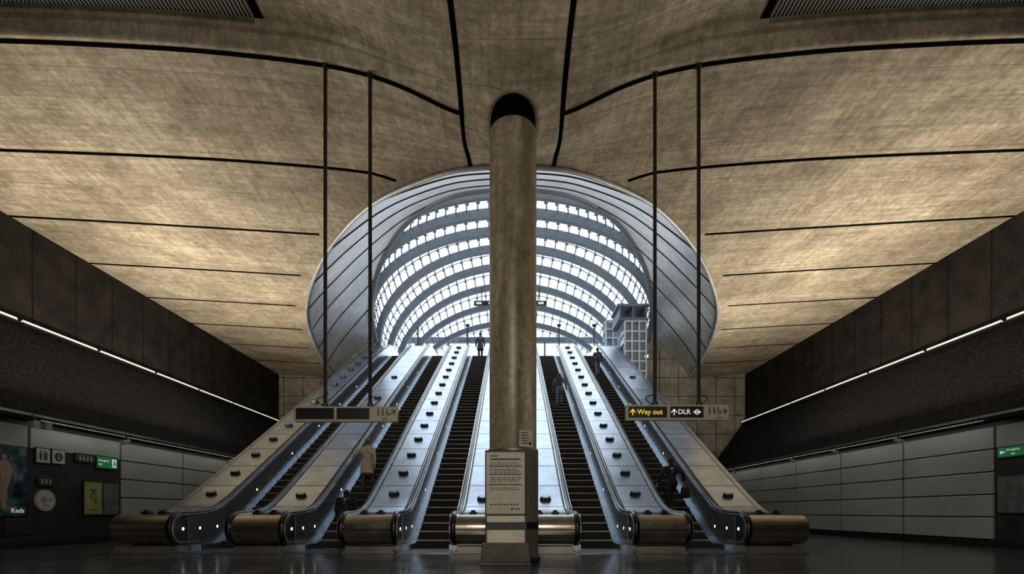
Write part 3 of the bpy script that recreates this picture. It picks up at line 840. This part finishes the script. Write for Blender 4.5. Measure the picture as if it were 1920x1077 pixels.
bm=bmesh.new(); pl.rect(bm,-2.6,-2.2,.1,.25,0,.01); pl.rect(bm,-1.7,-1.0,.1,.25,0,.01); pl.rect(bm,1.9,2.3,.1,.25,0,.01); obj('lettering',bm,M['white'],t)
for i,x in enumerate((-7.2,-3.4,-1.0,3.6,6.3)):
    t=thing('lamp_post','slim dark post on the upper landing, %s from the left'%ORD[i],'post',(x,38,11.25),'slim posts on the upper landing')
    bm=bmesh.new(); tube(bm,[(x,38,11.25),(x,38,15.2)],.05,8); obj('pole',bm,M['dark'],t)
    bm=bmesh.new(); box(bm,x-.14,x+.14,37.9,38.1,15.2,15.35); obj('head',bm,M['dark'],t)

# lift
def lattice_tower(name,label,cat,x0,x1,y0,y1,z0,z1,nx,dz):
    lf=thing(name,label,cat,((x0+x1)/2,(y0+y1)/2,z0))
    bm=bmesh.new()
    for i in range(nx+1):
        x=x0+(x1-x0)*i/nx
        for y in (y0,y1): box(bm,x-.045,x+.045,y-.045,y+.045,z0,z1)
    z=z1-.03
    while z>z0:
        box(bm,x0-.03,x1+.03,y0-.04,y0+.04,z-.045,z+.045); box(bm,x0-.03,x1+.03,y1-.04,y1+.04,z-.045,z+.045)
        for x in (x0,x1): box(bm,x-.04,x+.04,y0,y1,z-.045,z+.045)
        z-=dz
    obj('lattice_frame',bm,M['lattice'],lf)
    bm=bmesh.new(); box(bm,x0+.04,x1-.04,y0+.15,y1-.1,z0,z1-.06); obj('glass_box',bm,M['liftpane'],lf)
    return lf
lf=lattice_tower('lift_tower','pale grey lattice and glass lift tower right of the rightmost escalator','lift',7.03,8.35,30.9,32.7,0,12.9,3,.62)
bm=bmesh.new(); box(bm,6.6,8.45,30.8,32.85,12.92,13.06); box(bm,6.7,6.8,30.9,32.8,13.06,13.8)
box(bm,7.5,7.6,30.9,32.8,13.06,13.8); box(bm,8.3,8.42,30.9,32.8,13.06,13.8); box(bm,6.55,8.5,30.85,32.85,13.8,13.95); obj('roof_housing',bm,M['beam'],lf,bevel=.02)
lattice_tower('glazed_booth','pale gridded glass booth on the upper landing behind the lift tower','booth',6.75,7.75,35.6,36.6,11.26,14.75,2,.62)

# ------------------------------------------------------------------ people
def capsule(bm,p1,r1,p2,r2,seg=12):
    p1=Vector(p1); p2=Vector(p2); t=(p2-p1)
    if t.length<1e-5: t=Vector((0,0,1))
    t.normalize(); s=t.orthogonal().normalized(); n=t.cross(s)
    rings=[]
    for i in range(0,5):
        a=-PI/2+ (PI/2)*i/4; rings.append((p1+t*r1*math.sin(a),r1*math.cos(a)))
    for i in range(0,5):
        a=(PI/2)*i/4; rings.append((p2+t*r2*math.sin(a),r2*math.cos(a)))
    R=[]
    for c,r in rings:
        if r<1e-6: R.append([bm.verts.new(c)])
        else: R.append([bm.verts.new(c+s*r*math.cos(2*PI*k/seg)+n*r*math.sin(2*PI*k/seg)) for k in range(seg)])
    for a,b_ in zip(R,R[1:]):
        for k in range(seg):
            k2=(k+1)%seg
            if len(a)==1: bm.faces.new((a[0],b_[k2],b_[k]))
            elif len(b_)==1: bm.faces.new((a[k],a[k2],b_[0]))
            else: bm.faces.new((a[k],a[k2],b_[k2],b_[k]))
def ell(bm,c,r,rot=None,seg=16):
    M4=Matrix.Translation(Vector(c))@(rot or Matrix.Identity(4))@Matrix.Diagonal((r[0],r[1],r[2],1))
    bmesh.ops.create_uvsphere(bm,u_segments=seg,v_segments=10,radius=1,matrix=M4)
def etube(bm,secs,seg=20):
    R=[]
    for c,rx,ry in secs:
        c=Vector(c); R.append([bm.verts.new(c+Vector((rx*math.cos(2*PI*k/seg),ry*math.sin(2*PI*k/seg),0))) for k in range(seg)])
    for a,b_ in zip(R,R[1:]):
        for k in range(seg): bm.faces.new((a[k],a[(k+1)%seg],b_[(k+1)%seg],b_[k]))
    bm.faces.new(R[0][::-1]); bm.faces.new(R[-1])
def remesh(o,v,sm=2):
    r=o.modifiers.new('remesh','REMESH'); r.mode='VOXEL'; r.voxel_size=v; r.use_smooth_shade=True
    s=o.modifiers.new('smooth','SMOOTH'); s.iterations=sm; s.factor=.5
def blob(name,bm,m,parent,v=.012,sm=3):
    me=bpy.data.meshes.new(name); bmesh.ops.recalc_face_normals(bm,faces=bm.faces); bm.to_mesh(me); bm.free(); me.materials.append(m)
    o=bpy.data.objects.new(name,me); C.objects.link(o); o.parent=parent; remesh(o,v,sm); return o
def person(label,loc,rotz,scale,lean=.05,feet=((-.10,0,0),(.10,RUN,RISE)),hands=((-.30,.12,.85),(.28,.02,.82)),coat='cdark',trou='cblack',hair='hair',long=0,pack=None,bag=None,headdown=0,hip=.93):
    t=thing('person',label,'person',loc); t.rotation_euler=(0,0,rotz); t.scale=(scale,)*3
    pel=Vector((0,(feet[0][1]+feet[1][1])/2*.7,hip+min(feet[0][2],feet[1][2])+.05*abs(feet[0][2]-feet[1][2])/RISE))
    def T(x,y,z):
        return pel+Vector((x,y*math.cos(lean)+z*math.sin(lean),z*math.cos(lean)-y*math.sin(lean)))
    neck=T(0,0,.53); head=T(0,.03+headdown*.05,.69-headdown*.03)
    sh=[T(-.185,0,.46),T(.185,0,.46)]
    legs=[]
    for s,f in zip((-1,1),feet):
        hp=pel+Vector((s*.09,0,-.03)); an=Vector((f[0],f[1],f[2]+.09))
        mid=(hp+an)/2; L=(an-hp).length; d=math.sqrt(max(0,.435**2-(L/2)**2))
        ax=(an-hp).normalized(); fw=Vector((0,1,0)); fw=(fw-ax*fw.dot(ax)).normalized()
        legs.append((hp,mid+fw*d,an))
    arms=[]
    for s,S_,hd in zip((-1,1),sh,hands):
        hd=pel+Vector((hd[0],hd[1],hd[2]-.93)); L=(hd-S_).length
        if L>.52: hd=S_+(hd-S_).normalized()*.52; L=.52
        d=math.sqrt(max(0,.27**2-(L/2)**2)); ax=(hd-S_).normalized()
        bk=Vector((s*.5,-1,-.2)); bk=(bk-ax*bk.dot(ax)).normalized()
        arms.append((S_,(S_+hd)/2+bk*d,hd))
    bm=bmesh.new()
    capsule(bm,T(0,0,0),.13,T(0,0,.2),.12); capsule(bm,T(-.07,0,.36),.12,T(.07,0,.36),.12); capsule(bm,T(0,0,.15),.12,T(0,0,.38),.13)
    capsule(bm,sh[0],.055,sh[1],.055); capsule(bm,neck-Vector((0,0,.06)),.058,head-Vector((0,.01,.03)),.05)
    hr_=Matrix.Rotation(-headdown*.4-.0,4,'X')
    ell(bm,head+Vector((0,0,.03)),(.076,.095,.105),hr_); ell(bm,head+Vector((0,.02,-.05)),(.055,.07,.065),hr_)
    ell(bm,head+Vector((0,.103,-.005)),(.013,.02,.024))
    for s in (-1,1): ell(bm,head+Vector((s*.077,-.005,0)),(.012,.02,.032))
    ell(bm,head+Vector((0,.088,-.055)),(.025,.008,.008))
    for hp,kn,an in legs:
        capsule(bm,hp,.085,kn,.055); capsule(bm,kn,.055,an,.038); capsule(bm,an,.04,an+Vector((0,.14,-.05)),.032)
    for s,(S_,el,hd) in zip((-1,1),arms):
        capsule(bm,S_,.05,el,.038); capsule(bm,el,.038,hd,.027)
        d=(hd-el).normalized(); sd=Vector((0,1,0)); sd=(sd-d*sd.dot(d)).normalized(); nn=d.cross(sd)
        capsule(bm,hd,.024,hd+d*.07+sd*.012,.022); capsule(bm,hd,.024,hd+d*.07-sd*.012,.022)
        for k,(off,ln) in enumerate(((-.03,.055),(-.011,.07),(.009,.075),(.028,.065))):
            a=hd+d*.075+sd*off; b_=a+d*ln*.55+nn*s*.008; c_=b_+d*ln*.3+nn*s*.025
            capsule(bm,a,.010,b_,.009,8); capsule(bm,b_,.009,c_,.008,8)
        a=hd+d*.02+sd*.025; capsule(bm,a,.012,a+d*.035+sd*.03,.010,8); capsule(bm,a+d*.035+sd*.03,.010,a+d*.065+sd*.035,.009,8)
    blob('body',bm,M['skin'],t,.009,2)
    for s in (-1,1):
        bm=bmesh.new(); ell(bm,head+Vector((s*.03,.088,.02)),(.011,.008,.008))
        me=bpy.data.meshes.new('eye'); bm.to_mesh(me); bm.free(); me.materials.append(M['ink']); o=bpy.data.objects.new('eye',me); C.objects.link(o); o.parent=t
    bm=bmesh.new(); ell(bm,head+Vector((0,-.018,.045)),(.088,.100,.105)); ell(bm,head+Vector((0,-.05,-.02)),(.07,.06,.08))
    blob('hair',bm,M[hair],t,.012)
    bm=bmesh.new()
    capsule(bm,T(0,0,.0),.155,T(0,0,.25),.14); capsule(bm,T(-.08,0,.36),.13,T(.08,0,.36),.13)
    capsule(bm,sh[0],.078,sh[1],.078); capsule(bm,T(0,0,.46),.09,T(0,0,.53),.075); capsule(bm,T(-.05,0,0),.14,T(.05,0,0),.14)
    for S_,el,hd in arms: capsule(bm,S_,.075,el,.06); capsule(bm,el,.06,hd-(hd-el)*.08,.045)
    if long:
        b0=T(0,0,.05); etube(bm,[(pel+Vector((0,0,-long)),.225,.22),(pel+Vector((0,0,-long*.5)),.205,.19),(b0,.175,.155),(T(0,0,.2),.15,.13)])
    blob('jacket' if not long else 'coat',bm,M[coat],t)
    bm=bmesh.new()
    capsule(bm,pel+Vector((-.06,0,-.03)),.125,pel+Vector((.06,0,-.03)),.125)
    for hp,kn,an in legs: capsule(bm,hp,.10,kn,.075); capsule(bm,kn,.075,an+Vector((0,0,.02)),.06)
    blob('trousers',bm,M[trou],t)
    for hp,kn,an in legs:
        bm=bmesh.new(); capsule(bm,an+Vector((0,-.03,-.045)),.045,an+Vector((0,.10,-.05)),.04); capsule(bm,an+Vector((0,.02,-.045)),.045,an+Vector((0,.16,-.055)),.034); capsule(bm,an,.048,an+Vector((0,0,-.04)),.045)
        blob('shoe',bm,M['shoe'],t)
    if pack:
        bm=bmesh.new(); c_=T(0,-.22,.28); etube(bm,[(c_+Vector((0,.0,-.24)),.13,.07),(c_+Vector((0,0,-.2)),.16,.1),(c_+Vector((0,.0,.12)),.15,.1),(c_+Vector((0,.02,.22)),.10,.06)])
        blob('rucksack',bm,M[pack],t)
    return t,arms,pel
def st_loc(lane,k,dx=0,fy=.14): return (LX[lane]+dx,13.5+(k-1)*RUN+fy,k*RISE)
def carried(label,mat,p,size,name='shoulder_bag',cat='bag'):
    b_=thing(name,label,cat,(p[0],p[1],p[2]))
    bm=bmesh.new(); x,y,z=p; w,d,h=size
    etube(bm,[((x,y,z-h),w*.9,d*.8),((x,y,z-h*.8),w,d),((x,y,z-.3*h),w*.95,d*.8),((x,y,z-.1*h),w*.8,d*.3)])
    obj('bag_body',bm,M[mat],b_,smooth=True)
    bm=bmesh.new(); tube(bm,[(x+w*.6*math.cos(PI*i/8),y,z-.15*h+.11*math.sin(PI*i/8)) for i in range(9)],.012,6); obj('handle',bm,M[mat],b_,smooth=True)
person('person in a long tan coat seen from behind, hand on the rail',st_loc(1,7,.02),0,1.0,.10,((-.10,0,0),(.10,RUN,RISE)),((-.52,.25,1.08),(.26,-.02,.86)),'tan','ctrou','hairg',long=.34)
person('dark-clothed person bending at the foot of the second escalator',(LX[1]+.30,13.16,.005),.15,.97,.42,((-.10,-.05,0),(.10,.12,0)),((-.25,.35,.8),(.25,.38,.85)),'cblack','cblack','hair',headdown=1)
person('person in a dark long coat at the top of the third escalator',st_loc(2,47,.05),0,1.0,.03,((-.08,0,0),(.08,RUN,RISE)),coat='cdark',trou='cdark',long=.3)
person('dark-clothed person leaning forward halfway up, right of the column',st_loc(3,26,.0),-.1,.98,.30,((-.10,0,0),(.10,RUN,RISE)),((-.30,.30,.9),(.35,.2,.9)),'cgrey','jeans','hair',pack='cdark',headdown=.6)
x,y,z=st_loc(3,25,-.30); carried('dark holdall beside the leaning person right of the column','cdark',(x+.0,y-.02,z+.40),(.2,.15,.38),'holdall')
person('person with rucksack and denim trousers high on the rightmost escalator',st_loc(4,38,.02),0,.95,.08,((-.10,0,0),(.10,RUN,RISE)),coat='navy',trou='jeans',pack='cdark')
person('black-clothed person walking near the foot of the rightmost escalator',st_loc(4,4,-.08),0,.97,.15,((-.14,0,0),(.12,RUN,RISE)),((-.38,.15,.95),(.40,.1,1.0)),'cblack','cblack','hair')
x,y,z=st_loc(4,4,.28); carried('black bag carried by the walker near the rightmost escalator foot','cblack',(x,y,z+.86),(.13,.2,.38))

# ------------------------------------------------------------------ light
w=bpy.data.worlds.new('sky'); SC.world=w; w.use_nodes=True
nt=w.node_tree; bg=nt.nodes['Background']
tc=N(nt,'ShaderNodeTexCoord'); nz=N(nt,'ShaderNodeTexNoise'); nz.inputs['Scale'].default_value=3; nt.links.new(tc.outputs['Generated'],nz.inputs['Vector'])
cr=ramp(nt,nz.outputs['Fac'],[(.35,(.74,.85,.97)),(.65,(.92,.97,1))]); nt.links.new(cr,bg.inputs[0]); bg.inputs[1].default_value=1.3
sun=bpy.data.lights.new('overcast_sun','SUN'); sun.energy=2.8; sun.angle=math.radians(70); sun.color=(.82,.91,1)
so=bpy.data.objects.new('overcast_sun',sun); C.objects.link(so); so.location=(0,50,40); so.rotation_euler=Vector((0,-1,-.8)).to_track_quat('-Z','Y').to_euler()
def area(name,loc,direction,sx,sy,energy,color,roll=False):
    l=bpy.data.lights.new(name,'AREA'); l.shape='RECTANGLE'; l.size=sx; l.size_y=sy; l.energy=energy; l.color=color
    o=bpy.data.objects.new(name,l); C.objects.link(o); o.location=loc
    if roll:
        # long side of the lamp kept along the hall
        z=-Vector(direction).normalized(); yv=Vector((0,1,0)); xv=yv.cross(z).normalized()
        o.rotation_euler=Matrix((xv,yv,z)).transposed().to_euler()
    else: o.rotation_euler=Vector(direction).to_track_quat('-Z','Y').to_euler()
    return o
WARM=(1,.89,.72)
for sg in (-1,1):
    area('ceiling_fill_side',(sg*11.6,17.5,3.9),(-sg*.16,0,1),.5,12,1020,WARM,True)  # lamp without a fitting, added to brighten the ceiling
    area('wall_top_wash',(sg*12.99,23.2,3.52),(sg*.75,0,-.8),.06,19,46,(.97,1,.92),True)
area('front_key_fill',(0,-3,7.5),(0,.75,-1),3,2,500,(1,.94,.84))  # unseen lamp added behind the camera for highlights on column and drums
area('ceiling_fill_near',(0,3,.6),(0,.5,1),7,2,120,WARM)  # unseen fill lamp added near the floor to lift the near ceiling

cam=bpy.data.cameras.new('camera'); co=bpy.data.objects.new('camera',cam); C.objects.link(co)
co.location=(0,0,1); co.rotation_euler=(PI/2,0,0)
cam.sensor_width=36; cam.lens=930/1920*36; cam.shift_y=421.5/1920; cam.clip_end=300
SC.camera=co
